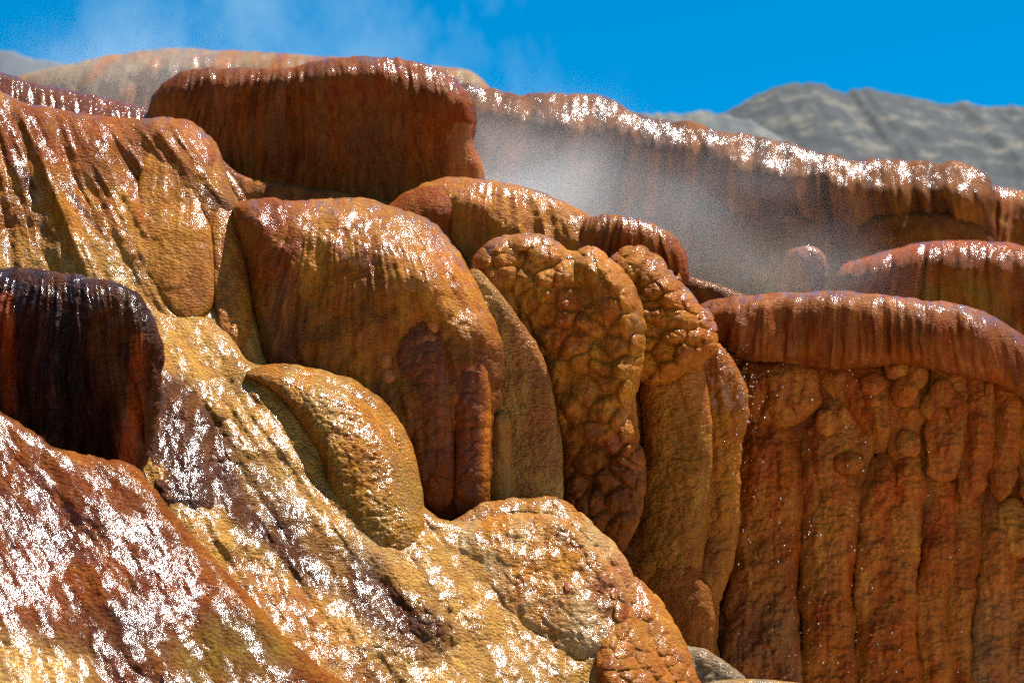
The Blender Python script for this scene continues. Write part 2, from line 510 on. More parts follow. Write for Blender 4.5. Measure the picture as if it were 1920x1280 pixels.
def mountain(name, ridge_px, D, depth, mat, label, rough=1.0, seed=5, vbot=760):
    """a massif with its crest along ridge_px at distance D, falling towards the camera"""
    R_ = np.array(ridge_px, float)
    us = np.linspace(R_[0, 0], R_[-1, 0], 240); top = np.interp(us, R_[:, 0], R_[:, 1])
    sc = D * K
    crest = to_world(us, top, np.full(us.shape, D))
    rows = 110; vs = []
    x = crest[:, 0]
    top = crest[:, 2] + fbm(us / 22, us * 0, seed, 4) * 7 * sc
    for j in range(rows):
        s = j / (rows - 1) * 1.25
        y = crest[:, 1] + (-depth * (1 - s) if s <= 1 else depth * (s - 1) * 2)
        prof = s**0.8 if s <= 1 else 1 - (s - 1) * 1.5
        nx = x / (90 * sc); ny = y / (90 * sc)
        rg = (1 - np.abs(fbm(nx, ny, seed, 6, .55)) * 2.4)
        env = (1 - abs(s - .5) * 1.2) if s < 1 else .1
        z = top * prof + rg * 62 * sc * rough * max(0, 1 - s)**.5 * min(1, s * 3) * env - 2
        z = z + fbm(x / (14 * sc), y / (14 * sc), seed + 2, 4, .6) * 7 * sc * rough
        vs.append(np.stack([x, y, z], 1))
    v = np.concatenate(vs); m_ = len(us)
    i = np.arange(rows * m_).reshape(rows, m_)
    q = np.stack([i[:-1, :-1], i[:-1, 1:], i[1:, 1:], i[1:, :-1]], -1).reshape(-1, 4)
    me = bpy.data.meshes.new(name); me.from_pydata(v.tolist(), [], q.tolist()); me.materials.append(mat)
    me.polygons.foreach_set('use_smooth', np.ones(len(q), bool))
    o = bpy.data.objects.new(name, me); COL.objects.link(o); tag(o, label=label, kind='structure')
mountain('mountain', [(1120, 330), (1250, 262), (1340, 208), (1380, 190), (1440, 158), (1490, 142), (1545, 150), (1590, 166), (1596, 151), (1640, 158), (1690, 172), (1730, 180), (1790, 181), (1850, 188), (1930, 190), (2060, 210), (2300, 260)],
         900, 420, mountain_mat('mountain_rock', (.003, .008, .012), (.014, .021, .024), (.070, .064, .048), sc=.075), 'rocky grey mountain with dark tree patches behind the terraces', rough=.55)
mountain('hill', [(1040, 260), (1150, 214), (1210, 200), (1290, 194), (1350, 197), (1420, 215), (1500, 262), (1600, 330), (1700, 400)],
         600, 200, mountain_mat('hill_scree', (.035, .045, .05), (.06, .065, .065), (.10, .095, .085), sc=.09), 'smooth grey scree hill between the steam wall and the mountain', rough=.25, seed=9)
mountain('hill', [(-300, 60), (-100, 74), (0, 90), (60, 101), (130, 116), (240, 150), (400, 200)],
         1500, 500, mountain_mat('far_hill', (.030, .045, .062), (.035, .052, .07), (.045, .06, .075), sc=.006), 'far hill at the left edge, haze blue put into its colour', rough=.3, seed=12)  # bluish tint is distance haze painted into the hill's base colour

# ================================================================== BACK TERRACES
T = 'travertine terrace'
b = body('travertine_terrace', [(30, 145), (90, 128), (170, 113), (250, 98), (330, 91), (420, 95), (520, 100), (620, 107), (760, 120), (900, 145), (960, 300), (900, 520), (500, 560), (200, 480), (20, 300), (10, 180)],
         D=30, step=4, infl=.8, R=150, tilt=(0, .25), edge=(wob(4, 60, 1),), shape=(shelf([100, 330, 640], [128, 116, 130], 1.2, 6),), disp=(flute((450, -600), 900, 30, 7, 300, 2), lumps(90, 14, 3)),
         colour=pal(BROWN * 1.0, GREY * .9, seed=3), wet=wetz(.2, (above(135, 25), 1)), rough=.4, thick=5)
tag(b.o, 'hazy tan terrace far back under the blue sky, at upper left', T)

wall = body('terrace_wall', [(820, 160), (870, 160), (940, 172), (1000, 176), (1080, 176), (1130, 183), (1190, 207), (1230, 224), (1290, 230), (1340, 243), (1400, 255), (1470, 270), (1540, 287), (1620, 300), (1700, 300), (1780, 305), (1832, 318), (1856, 342), (1865, 400), (1875, 520), (1900, 760), (1500, 800), (1000, 800), (760, 700), (700, 400), (740, 200)],
            D=24, step=3.2, infl=.38, R=80, tilt=(-.03, -.04), edge=(wob(5, 40, 1), flute((1350, -1500), 1800, 40, 3, 900, 11)),
            shape=(shelf([700, 870, 1190, 1400, 1620, 1830], [184, 199, 252, 308, 352, 362], 1.15, 6),), disp=(flute((1350, -1500), 1900, 34, 13, 500, 21, zone=lambda u, v: sstep(20, 70, v - np.interp(u, [870, 1190, 1620, 1830], [165, 210, 300, 315]))), lumps(120, 22, 5), lumps(40, 6, 6, 2)),
            colour=pal(BROWN * .75, UMBER * .55, c=(1350, -1500), L=1900, s=(22, 300), seed=5, zones=((ell(1450, 600, 300, 120), OLIVE * .6, .6),)), wet=wetz(.15, (lambda u, v: sstep(70, 10, v - 12 - np.interp(u, [870, 1190, 1620, 1830], [165, 210, 300, 315])), .82)), rough=.6, thick=4)
tag(wall.o, 'long red-brown terrace wall with a glittering rim, half veiled by steam', T)
for pl in ([(1290, 410), (1360, 392), (1440, 395), (1500, 400), (1535, 425), (1540, 470), (1530, 620), (1480, 700), (1300, 700), (1260, 560)],
           [(1590, 430), (1650, 400), (1730, 395), (1800, 405), (1860, 440), (1900, 600), (1750, 660), (1600, 620), (1580, 500)],
           [(1120, 420), (1200, 400), (1280, 430), (1300, 560), (1280, 700), (1120, 700), (1080, 560)]):
    body('lobe', pl, on=wall, step=4, infl=.5, R=60, lift=-4, disp=(flute((1450, -500), 900, 30, 6, 300, 8), lumps(50, 7, 7)), edge=(wob(6, 50, 3),),
         colour=pal(UMBER * .7, BROWN * .5, s=(24, 200), seed=8, zones=((ell(1450, 580, 300, 120), OLIVE * .6, .6),)), wet=.15, rough=.6, thick=1.5)
b = body('terrace_wall', [(1820, 340), (1850, 344), (1880, 350), (1930, 360), (2040, 380), (2200, 450), (2200, 800), (1800, 800), (1790, 500)], D=25, step=4, infl=.7, R=110, tilt=(0, .3),
         disp=(flute((1950, -1500), 1900, 30, 8, 500, 22), lumps(90, 12, 5)), edge=(wob(4, 50, 3),), colour=pal(BROWN, RUST, seed=6), wet=wetz(.15, (above(375, 20), 1)), rough=.6, thick=3)
tag(b.o, 'rust terrace wall at the right edge beyond the long steaming wall', T)
b = body('travertine_mound', [(1470, 490), (1485, 468), (1510, 461), (1535, 468), (1550, 490), (1553, 520), (1540, 560), (1535, 640), (1470, 660), (1440, 600), (1462, 540)], D=20.5, step=3, infl=1, R=50,
         disp=(flute((1510, 300), 200, 14, 3, 200, 3), lumps(30, 5, 5)), edge=(wob(3, 25, 3),), colour=pal(UMBER * 1.3, BROWN, seed=4), wet=wetz(.1, (above(492, 8), 1)), rough=.5, thick=1)
tag(b.o, 'small rounded stump with a sparkling cap in front of the steaming wall', 'travertine mound')
b = body('travertine_terrace', [(1575, 505), (1610, 487), (1660, 470), (1720, 457), (1780, 451), (1850, 451), (1930, 462), (2050, 500), (2060, 800), (1650, 800), (1580, 700), (1560, 560)], D=19, step=3, infl=.8, R=80, tilt=(0, .1),
         shape=(shelf([1580, 1700, 1800, 1920], [516, 494, 488, 496], .5, 5),), disp=(flute((1780, -300), 800, 24, 6, 300, 4), lumps(60, 8, 5)), edge=(wob(4, 30, 3),), colour=pal(UMBER * 1.1, RUST * .8, s=(20, 150), seed=14, zones=((ell(1800, 600, 100, 80), OLIVE * .6, .6), (lambda u, v: sstep(30, 5, v - np.interp(u, [1580, 1720, 1920], [495, 455, 460])), RUST, 1))), wet=wetz(.1, (lambda u, v: sstep(45, 15, v - np.interp(u, [1580, 1720, 1920], [495, 455, 460])), 1)), rough=.6, thick=2)
tag(b.o, 'low domed red terrace behind the curtain of ribs, rim sparkling', T)

# ================================================================== MIDDLE
b = body('flowstone_ridge', [(-120, 100), (-40, 118), (0, 133), (60, 155), (110, 163), (170, 176), (230, 190), (280, 205), (330, 225), (330, 330), (-120, 330)], D=14.4, step=2.5, infl=.8, R=50, tilt=(-.2, 1.0),
         disp=(flute((100, -500), 600, 16, 5, 300, 4), lumps(30, 5, 5)), edge=(wob(3, 20, 3),), colour=pal(RUST * .7, UMBER * .8, s=(14, 80), seed=4), wet=1, rough=.7, thick=2)
tag(b.o, 'dark red ridge thick with sparkles, between the far terrace and the left slope', 'flowstone ridge')

mesa = body('travertine_block', [(280, 200), (290, 172), (330, 140), (370, 130), (430, 127), (500, 130), (560, 122), (610, 112), (660, 107), (720, 107), (780, 117), (830, 135), (868, 162), (889, 190), (894, 222), (886, 255), (886, 285), (903, 308), (909, 338), (920, 420), (880, 560), (600, 580), (430, 520), (400, 400), (330, 300), (285, 240)],
            D=14, step=2.5, infl=.75, R=75, tilt=(.02, -.10), edge=(wob(4, 26, 3), flute((590, -800), 950, 22, 1.5, 900, 11)),
            shape=(shelf([280, 370, 500, 620, 720, 830, 890], [175, 150, 150, 140, 145, 178, 220], .45, 5),), disp=(flute((590, -900), 1100, 22, 6, 500, 31), flute((590, -900), 1100, 9, 2.2, 300, 33), lumps(100, 16, 5), lumps(30, 3, 6, 2), ridge([(300, 190), (500, 150), (700, 140), (880, 200)], 45, 14)),
            colour=pal(RUST * .66, UMBER * .85, c=(590, -900), L=1100, s=(16, 420), seed=15, zones=((ell(640, 420, 330, 90), BROWN * .7, .7),)), wet=wetz(.22, (lambda u, v: sstep(36, 14, v - np.interp(u, [290, 370, 500, 610, 720, 830, 890], [165, 130, 130, 112, 107, 135, 190])) * (.55 + .45 * sstep(560, 640, u)), 1)), rough=.45, thick=2.2)
tag(mesa.o, 'big flat-topped red-brown block with vertical stains against the blue sky', 'travertine block')
body('lobe', [(835, 240), (870, 215), (893, 235), (888, 270), (903, 305), (909, 345), (890, 420), (850, 420), (830, 340)], on=mesa, step=2.5, infl=.8, R=28, lift=-3, disp=(flute((860, 0), 300, 12, 3, 200, 3),), colour=pal(RUST * .9, BROWN, seed=3), wet=.5, rough=.5, thick=.6)

# backing hillside behind the middle mounds
b = body('flowstone_slope', [(380, 330), (470, 335), (700, 370), (900, 420), (1300, 520), (1420, 560), (1700, 640), (2060, 720), (2060, 1500), (1200, 1600), (400, 1500), (340, 900)], D=13.4, step=6, infl=.3, R=60, tilt=(0, .12),
         disp=(lumps(60, 14, 3), cobble(40, 12, 5)), colour=pal(UMBER, BROWN, seed=9), wet=.3, rough=.6, thick=2)
tag(b.o, 'dim brown flowstone face in the gaps behind the middle mounds', 'flowstone slope')

moundF = body('travertine_mound', [(700, 430), (745, 372), (800, 342), (850, 333), (910, 335), (980, 350), (1050, 375), (1108, 403), (1128, 430), (1140, 480), (1150, 600), (1100, 700), (900, 700), (760, 600)],
              D=12.6, step=2.5, infl=.9, R=80, tilt=(0, .1), edge=(wob(4, 30, 3),), shape=(shelf([700, 800, 900, 1000, 1110], [410, 385, 388, 416, 454], .6, 8),), disp=(flute((930, 100), 400, 40, 4, 300, 5), lumps(60, 12, 6), lumps(16, 2.5, 7), ridge([(900, 395), (960, 440), (1010, 470)], 20, 8)),
              colour=pal(OCHRE * .85, BROWN * 1.1, c=(930, 100), L=400, s=(24, 120), seed=16), wet=wetz(.3, (lambda u, v: sstep(50, 20, v - np.interp(u, [740, 850, 980, 1110], [372, 333, 350, 405])), 1)), rough=.55, thick=1.4)
tag(moundF.o, 'smooth ochre mound with a glittering crest, just right of the flat-topped block', 'travertine mound')
body('lobe', [(700, 430), (740, 375), (790, 350), (830, 352), (850, 385), (845, 440), (880, 500), (840, 560), (740, 540)], on=moundF, step=3, infl=.6, R=40, lift=-2, disp=(lumps(30, 5, 6),), colour=pal(BROWN * .9, RUST * .8, seed=12), wet=.25, rough=.5, thick=.8)
b = body('travertine_ledge', [(1080, 440), (1105, 408), (1150, 402), (1205, 413), (1250, 434), (1280, 462), (1290, 500), (1286, 545), (1270, 620), (1180, 660), (1110, 600), (1085, 500)], D=12.5, step=2.2, infl=.9, R=48, edge=(wob(3, 20, 3), flute((1180, 180), 240, 9, 1.6, 500, 11)),
         shape=(shelf([1080, 1150, 1210, 1260, 1290], [438, 428, 442, 472, 514], .5, 5),), disp=(flute((1170, 120), 300, 9, 5, 400, 6), flute((1170, 120), 300, 20, 6, 300, 7)), colour=pal(UMBER, RUST * .7, c=(1170, 120), L=300, s=(7, 200), seed=17, zones=((above(450, 20), OCHRE * .8, .3),)), wet=wetz(.35, (lambda u, v: sstep(22, 6, v - np.interp(u, [1105, 1150, 1205, 1250, 1285], [408, 402, 413, 434, 470])), 1)), rough=.4, thick=1)
tag(b.o, 'dark fluted ledge with drip grooves above the bubbly column', 'travertine ledge')

# ---------------- right: curtain of ribs
curt = body('flowstone_curtain', [(1290, 600), (1400, 560), (1560, 548), (1720, 562), (1880, 605), (1990, 700), (2100, 900), (2100, 1400), (1200, 1440), (1180, 900), (1230, 680)], D=12.4, step=5, infl=.5, R=60, tilt=(0, .07), lift=-10,
            disp=(lumps(50, 10, 3), cobble(34, 12, 5)), colour=pal(RUST * .7, UMBER, seed=9), wet=.25, rough=.7, thick=1.8)
tag(curt.o, 'tall curtain of knobbly red-brown ribs under a dark overhanging fluted lip', 'flowstone curtain')
CW = (1600, -1500)
def rib(pl, seed, c0=RUST * .9, c1=BROWN * .95, infl=.48, R=46, lift=0, cs=28, ca=16, asp=1.2, tl=(0, .06), zones=(), wet=.28, name='rib', on=None, step=2.1, fine=1.0):
    return body(name, pl, on=on or curt, step=step, infl=infl, R=R, lift=lift, tilt=tl, edge=(wob(9, 45, seed), cobble(cs * 1.3, 5, seed + 40, asp)),
                disp=(cobble(cs, ca, seed, asp, vary=.9, zone=lambda u, v: (.15 + .85 * sstep(-.25, .35, fbm(u / 70, v / 70, seed + 77, 3))) * (.35 + .65 * sstep(960, 800, v))), cobble(cs * 2.4, ca * 1.0, seed + 1, 2.4, vary=.7, zone=lambda u, v: .4 + .6 * sstep(1000, 840, v)), lumps(80, 18, seed + 2), cobble(19, 4.5, seed + 8, .75, vary=.8), cobble(10, 4.2 * fine, seed + 3, .9), lumps(14, 2.4 * fine, seed + 6, .8, octv=2)),
                colour=pal(c0, c1, c=CW, L=2300, s=(26, 150), seed=seed, bias=0, zones=zones), wet=wet, rough=.42, thick=.7)
low = ((below(1130, 60), (GREY * .35 + BROWN * .4), .55),)
rib([(1385, 690), (1420, 676), (1470, 675), (1520, 685), (1537, 720), (1530, 760), (1500, 790), (1440, 800), (1395, 780), (1380, 730)], 101, infl=.8, lift=8)
rib([(1385, 770), (1410, 757), (1450, 762), (1480, 785), (1498, 840), (1503, 920), (1500, 1000), (1492, 1090), (1500, 1200), (1498, 1420), (1355, 1420), (1352, 1200), (1372, 1080), (1378, 960), (1380, 850)], 102, lift=10, zones=low)
rib([(1362, 1110), (1400, 1098), (1450, 1100), (1480, 1115), (1497, 1170), (1500, 1240), (1490, 1330), (1360, 1330), (1345, 1240), (1350, 1160)], 103, c0=(GREY * .35 + BROWN * .4), c1=BROWN * .9, lift=-2, infl=.55, tl=(0, .10), zones=low)
rib([(1530, 770), (1560, 748), (1600, 746), (1625, 765), (1640, 800), (1635, 870), (1618, 960), (1606, 1040), (1600, 1110), (1612, 1240), (1606, 1420), (1512, 1420), (1502, 1200), (1498, 1090), (1503, 1000), (1500, 900), (1508, 820)], 104, lift=6)
rib([(1503, 1120), (1540, 1118), (1590, 1128), (1608, 1170), (1612, 1240), (1605, 1340), (1510, 1340), (1500, 1220)], 105, lift=-4, infl=.55, tl=(0, .10), zones=low)
rib([(1540, 690), (1580, 680), (1630, 685), (1670, 700), (1690, 740), (1680, 800), (1650, 850), (1610, 800), (1560, 745), (1535, 720)], 106, lift=0, cs=34, ca=12)
rib([(1640, 860), (1670, 848), (1700, 850), (1725, 870), (1735, 930), (1728, 1010), (1718, 1090), (1712, 1180), (1724, 1280), (1718, 1420), (1612, 1420), (1606, 1240), (1603, 1140), (1602, 1050), (1612, 960), (1620, 900)], 107, lift=14)
rib([(1608, 1165), (1650, 1155), (1700, 1160), (1722, 1190), (1725, 1260), (1715, 1350), (1615, 1350), (1605, 1250)], 108, lift=2, infl=.55, tl=(0, .10), zones=low)
rib([(1670, 700), (1700, 680), (1730, 690), (1745, 730), (1735, 790), (1712, 850), (1680, 860), (1660, 800), (1658, 740)], 109, lift=6, cs=30, ca=11)
rib([(1745, 690), (1780, 685), (1810, 700), (1822, 760), (1815, 830), (1800, 885), (1765, 895), (1738, 880), (1735, 790), (1738, 720)], 110, lift=12, cs=26, ca=9)
rib([(1745, 890), (1780, 880), (1800, 900), (1800, 980), (1790, 1080), (1776, 1160), (1782, 1260), (1776, 1420), (1724, 1420), (1722, 1280), (1716, 1160), (1722, 1060), (1732, 960)], 111, lift=4)
rib([(1720, 1180), (1750, 1172), (1775, 1190), (1782, 1250), (1775, 1350), (1725, 1350), (1718, 1260)], 112, lift=-8, infl=.55, tl=(0, .10), zones=low)
rib([(1815, 700), (1845, 700), (1865, 740), (1870, 800), (1860, 870), (1845, 920), (1815, 940), (1798, 900), (1805, 800)], 113, lift=14, cs=24, ca=10)
rib([(1800, 930), (1830, 915), (1850, 940), (1850, 1010), (1835, 1100), (1820, 1180), (1836, 1280), (1830, 1420), (1776, 1420), (1778, 1280), (1772, 1120), (1782, 1020)], 114, lift=4)
rib([(1775, 1190), (1805, 1180), (1830, 1195), (1838, 1260), (1830, 1350), (1775, 1350), (1768, 1270)], 115, lift=-10, infl=.55, tl=(0, .10), zones=low)
rib([(1865, 710), (1895, 720), (1915, 770), (1915, 850), (1900, 910), (1875, 935), (1855, 900), (1865, 820)], 116, lift=10, cs=24, ca=9)
rib([(1850, 940), (1880, 930), (1905, 960), (1908, 1060), (1895, 1180), (1880, 1350), (1825, 1350), (1825, 1200), (1838, 1060)], 117, lift=10, zones=low)
rib([(1910, 760), (1945, 770), (1965, 830), (1960, 930), (1940, 960), (1912, 930), (1905, 850)], 118, lift=2, cs=24)
rib([(1890, 1000), (1930, 990), (1965, 1030), (1970, 1200), (1960, 1350), (1880, 1350), (1885, 1150)], 119, lift=2, zones=low)
# broken pale clump at the edge
rib([(1868, 960), (1880, 938), (1900, 933), (1925, 945), (1950, 990), (1945, 1030), (1915, 1045), (1885, 1020), (1878, 990)], 120, c0=OCHRE * .8, c1=ORANGE * .7, lift=12, cs=16, ca=12, wet=.4, name='knob')
for i, (x, y, rx, ry) in enumerate(((1693, 735, 27, 30), (1682, 690, 24, 22), (1722, 700, 18, 26), (1769, 735, 20, 24), (1702, 828, 19, 26), (1790, 760, 16, 26), (1640, 720, 24, 18), (1548, 795, 20, 24), (1855, 735, 14, 24), (1746, 760, 15, 22), (1590, 870, 26, 20))):
    a = np.linspace(0, 2 * np.pi, 10, endpoint=False)
    rib(np.stack([x + rx * np.cos(a), y + ry * np.sin(a)], 1), 140 + i, infl=.8, R=28, lift=30, cs=30, ca=2, name='knob', step=2)
# overhanging lip
body('lip', [(1300, 590), (1325, 566), (1370, 556), (1430, 552), (1490, 549), (1560, 545), (1640, 551), (1720, 560), (1780, 568), (1830, 580), (1880, 602), (1915, 632), (1945, 680), (1970, 760), (1920, 745), (1870, 722), (1800, 705), (1730, 690), (1660, 684), (1600, 690), (1540, 690), (1480, 680), (1420, 678), (1380, 668), (1345, 640)],
     on=curt, step=2.2, infl=.85, R=70, lift=40, edge=(wob(3, 30, 3), flute((1600, -300), 900, 16, 1.2, 500, 11)),
     shape=(shelf([1300, 1400, 1560, 1720, 1830, 1930], [592, 580, 578, 594, 614, 676], .45, 5),), disp=(flute((1600, -500), 1100, 12, 1.8, 300, 41), flute((1600, -500), 1100, 44, 9, 500, 47), flute((1600, -500), 1100, 26, 8, 400, 42, zone=below(600, 20)), lumps(80, 9, 4)),
     colour=pal(UMBER * .9, RUST * .6, c=(1600, -500), L=1100, s=(10, 260), seed=21, zones=((above(590, 20), BROWN, .5),)), wet=wetz(.3, (lambda u, v: sstep(26, 8, v - np.interp(u, [1310, 1400, 1560, 1720, 1830, 1915], [575, 555, 545, 560, 580, 632])), 1)), rough=.4, thick=1.6)

# ---------------- columns left of the curtain
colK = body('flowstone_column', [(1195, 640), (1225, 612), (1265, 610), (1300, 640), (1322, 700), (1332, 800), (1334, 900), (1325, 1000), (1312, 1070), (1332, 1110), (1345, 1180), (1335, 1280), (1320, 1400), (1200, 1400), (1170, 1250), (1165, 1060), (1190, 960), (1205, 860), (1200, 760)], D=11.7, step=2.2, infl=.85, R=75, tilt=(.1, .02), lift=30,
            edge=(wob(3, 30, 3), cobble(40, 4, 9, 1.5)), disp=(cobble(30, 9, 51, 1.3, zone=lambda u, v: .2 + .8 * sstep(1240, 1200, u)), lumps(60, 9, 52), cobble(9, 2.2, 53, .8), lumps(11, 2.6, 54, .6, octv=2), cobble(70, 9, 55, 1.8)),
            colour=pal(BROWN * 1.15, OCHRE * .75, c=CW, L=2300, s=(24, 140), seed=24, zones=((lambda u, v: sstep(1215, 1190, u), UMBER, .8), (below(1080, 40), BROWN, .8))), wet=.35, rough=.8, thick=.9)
tag(colK.o, 'tall smooth-fronted rough-grained column between the bubbly column and the rib curtain', 'flowstone column')
body('lobe', [(1215, 1070), (1260, 1055), (1310, 1065), (1335, 1110), (1345, 1190), (1325, 1330), (1230, 1340), (1205, 1200)], on=colK, step=2.5, infl=.42, R=40, lift=-4, edge=(wob(3, 30, 3),), disp=(lumps(50, 8, 52), cobble(9, 2, 53, .8), cobble(40, 5, 55, 1.2)), colour=pal(BROWN, BROWN * .8, seed=31), wet=.25, rough=.8, thick=.5)
colL = body('flowstone_column', [(1290, 655), (1310, 630), (1345, 640), (1380, 680), (1400, 730), (1404, 780), (1390, 850), (1388, 960), (1375, 1060), (1352, 1120), (1345, 1200), (1360, 1290), (1350, 1400), (1300, 1400), (1290, 1200), (1300, 1000), (1310, 850), (1300, 740)], D=11.9, step=2.2, infl=.9, R=50, tilt=(0, .02), lift=40,
            edge=(wob(4, 18, 3),), disp=(cobble(28, 8, 61, 1.0), lumps(50, 8, 62), cobble(9, 1.6, 63, .8), flute((1300, 300), 400, 14, 4, 200, 5, zone=above(850, 60))),
            colour=pal(OCHRE * .9, BROWN, c=(1330, 100), L=700, s=(20, 140), seed=25, zones=((below(980, 80), BROWN * .75 + GREY * .1, .7),)), wet=wetz(.25, (box_zone(1300, 600, 1420, 770, 20), 1)), rough=.65, thick=.9)
tag(colL.o, 'narrow ochre column with dripping wet lit shoulder, next to the dark lip', 'flowstone column')

moundJ = body('travertine_mound', [(1130, 520), (1150, 480), (1190, 463), (1225, 478), (1262, 515), (1300, 560), (1330, 590), (1342, 630), (1340, 660), (1300, 690), (1220, 720), (1170, 680), (1150, 600)], D=11.6, step=2, infl=.9, R=70, tilt=(-.1, .3), lift=10,
              edge=(cobble(30, 7, 71, .8),), shape=(shelf([1130, 1190, 1260, 1340], [490, 475, 530, 630], .8, 12),), disp=(cobble(46, 28, 72, .7, vary=.4), cobble(20, 7, 73, .8), lumps(20, 3, 74)),
              colour=pal(OCHRE * .95, ORANGE * .85, c=(1200, 200), L=300, s=(26, 60), seed=26), wet=wetz(.45, (lambda u, v: sstep(30, 5, v - np.interp(u, [1130, 1190, 1260, 1340], [480, 463, 515, 620])), 1)), rough=.6, thick=.9)
tag(moundJ.o, 'lumpy orange knobs stepping down right of the bubbly column', 'travertine mound')

colI = body('flowstone_column', [(870, 520), (895, 505), (930, 540), (965, 585), (1005, 640), (1030, 700), (1045, 780), (1056, 860), (1055, 930), (1050, 1020), (880, 1020), (890, 900), (900, 700), (880, 600)], D=11.05, step=2.2, infl=.7, R=50, tilt=(-.05, .1), lift=10,
            edge=(wob(3, 30, 3),), disp=(cobble(8, 3.2, 81, 1.0), lumps(10, 2.5, 85, 1, octv=2), lumps(60, 8, 82)), colour=pal(GOLD * .8, BROWN * .9 + GREY * .15, s=(60, 120), seed=27), wet=.35, rough=.95, thick=.8)
tag(colI.o, 'sandy grey-brown grainy column between the great orange mound and the bubbly column', 'flowstone column')
body('rib', [(918, 800), (940, 770), (958, 790), (960, 860), (955, 940), (925, 950), (912, 900)], on=colI, step=2.2, infl=.8, R=30, lift=6, disp=(cobble(44, 5, 5, .9), lumps(12, 1.5, 6)), colour=pal(GOLD * .65, BROWN, seed=3), wet=.3, rough=.5, thick=.4)

colH = body('flowstone_column', [(885, 500), (900, 470), (935, 446), (985, 437), (1030, 445), (1072, 474), (1110, 468), (1145, 492), (1178, 520), (1197, 560), (1206, 620), (1203, 690), (1190, 750), (1197, 820), (1209, 885), (1200, 960), (1168, 1032), (1120, 1010), (1085, 985), (1050, 950), (1045, 850), (1032, 760), (1020, 700), (985, 640), (930, 590), (898, 545)],
            D=11.35, step=1.9, infl=.8, R=80, tilt=(.03, .12), lift=10, edge=(cobble(36, 7, 91, 1.1), wob(3, 40, 2)),
            shape=(shelf([880, 930, 1000, 1070, 1150, 1210], [500, 462, 458, 490, 510, 600], .8, 12),), disp=(cobble(44, 25, 92, .95, vary=.35), cobble(21, 8, 93, 1.1, zone=lambda u, v: .4 + .6 * sstep(-.2, .2, fbm(u / 60, v / 60, 5, 2))), lumps(90, 26, 94), lumps(24, 5, 97), lumps(9, 1.4, 96, octv=2), ridge([(1110, 480), (1165, 560), (1185, 640), (1180, 720)], 26, 20), ridge([(1075, 480), (1100, 560), (1130, 640), (1140, 720)], 14, -14)),
            colour=pal(OCHRE * .85, BROWN * 1.1, c=(1050, 100), L=600, s=(40, 90), seed=28, zones=((below(800, 90), RUST * .6, .8), (ell(1150, 960, 80, 120), UMBER * .6, .75), (ell(1060, 600, 60, 60), RUST, .5))), wet=wetz(.45, (lambda u, v: sstep(40, 8, v - np.interp(u, [885, 935, 985, 1030, 1072, 1145, 1200], [500, 446, 437, 445, 474, 492, 600])), .9)), rough=.5, thick=.9)
tag(colH.o, 'tall bulging column covered in bubble-like knobs, in the middle', 'flowstone column')
for i, (x, y, rx, ry, col) in enumerate(((1154, 828, 19, 27, RUST * .9), (1127, 802, 17, 18, BROWN), (1160, 780, 18, 19, OCHRE * .8), (1172, 800, 12, 20, OCHRE * .8), (978, 455, 26, 16, OCHRE * .9), (955, 478, 18, 14, OCHRE * .9), (1070, 640, 18, 14, BROWN), (1010, 475, 22, 20, OCHRE * .85), (925, 492, 18, 20, OCHRE * .8))):
    a = np.linspace(0, 2 * np.pi, 12, endpoint=False)
    body('knob', np.stack([x + rx * np.cos(a), y + ry * np.sin(a)], 1), on=colH, step=1.8, infl=.8, R=30, lift=4, edge=(wob(4, 14, i),), disp=(lumps(12, 2, 6),), colour=pal(col, BROWN, s=(14, 30), seed=i), wet=.6, rough=.3, thick=.25)

# ---------------- the great mound
moundE = body('travertine_mound', [(440, 400), (455, 378), (500, 374), (560, 377), (620, 374), (680, 372), (725, 382), (765, 398), (820, 425), (858, 472), (890, 530), (915, 580), (935, 620), (944, 680), (934, 740), (922, 800), (918, 900), (905, 960), (870, 985), (800, 1050), (650, 1050), (560, 900), (510, 760), (480, 620), (465, 500)],
              D=10.8, step=2.2, infl=.95, R=115, tilt=(-.02, .16), edge=(wob(4, 30, 3), cobble(30, 3, 9)),
              shape=(shelf([440, 520, 600, 680, 760, 850, 900], [395, 410, 450, 490, 510, 535, 590], 1.2, 24),), disp=(flute((640, 150), 420, 44, 6, 260, 61, zone=below(470, 50)), flute((640, 150), 420, 12, 2.0, 200, 62, zone=below(430, 40)), lumps(110, 24, 63), lumps(34, 6, 64), lumps(12, 2, 65), ridge([(690, 400), (770, 470), (800, 520)], 50, 16), ridge([(560, 430), (590, 480), (600, 600)], 40, -14),
                    cobble(20, 6, 66, 1.0, zone=lambda u, v: sstep(-10, 60, (u - 780) * .6 + (v - 560) * .3)), ridge([(555, 560), (545, 640), (560, 700)], 10, -16)),
              colour=pal(ORANGE * .85, OCHRE * .8, c=(640, 150), L=420, s=(26, 200), seed=29, zones=((ell(500, 450, 70, 110), RUST * .65, .8), (ell(540, 640, 50, 120), MAUVE * .7, .6), (ell(650, 650, 100, 160), BROWN * .75, .7), (zmul(below(640, 90), lambda u, v: sstep(680, 760, u)), UMBER * .75, .95))),
              wet=wetz(.35, (lambda u, v: sstep(.25, -.05, (v - np.interp(u, [450, 560, 700, 780, 870], [425, 420, 520, 540, 540])) / 100), 1)), rough=.5, thick=1.1)
tag(moundE.o, 'great smooth orange mound, bright with sun glints on top, red ribs at its foot', 'travertine mound')
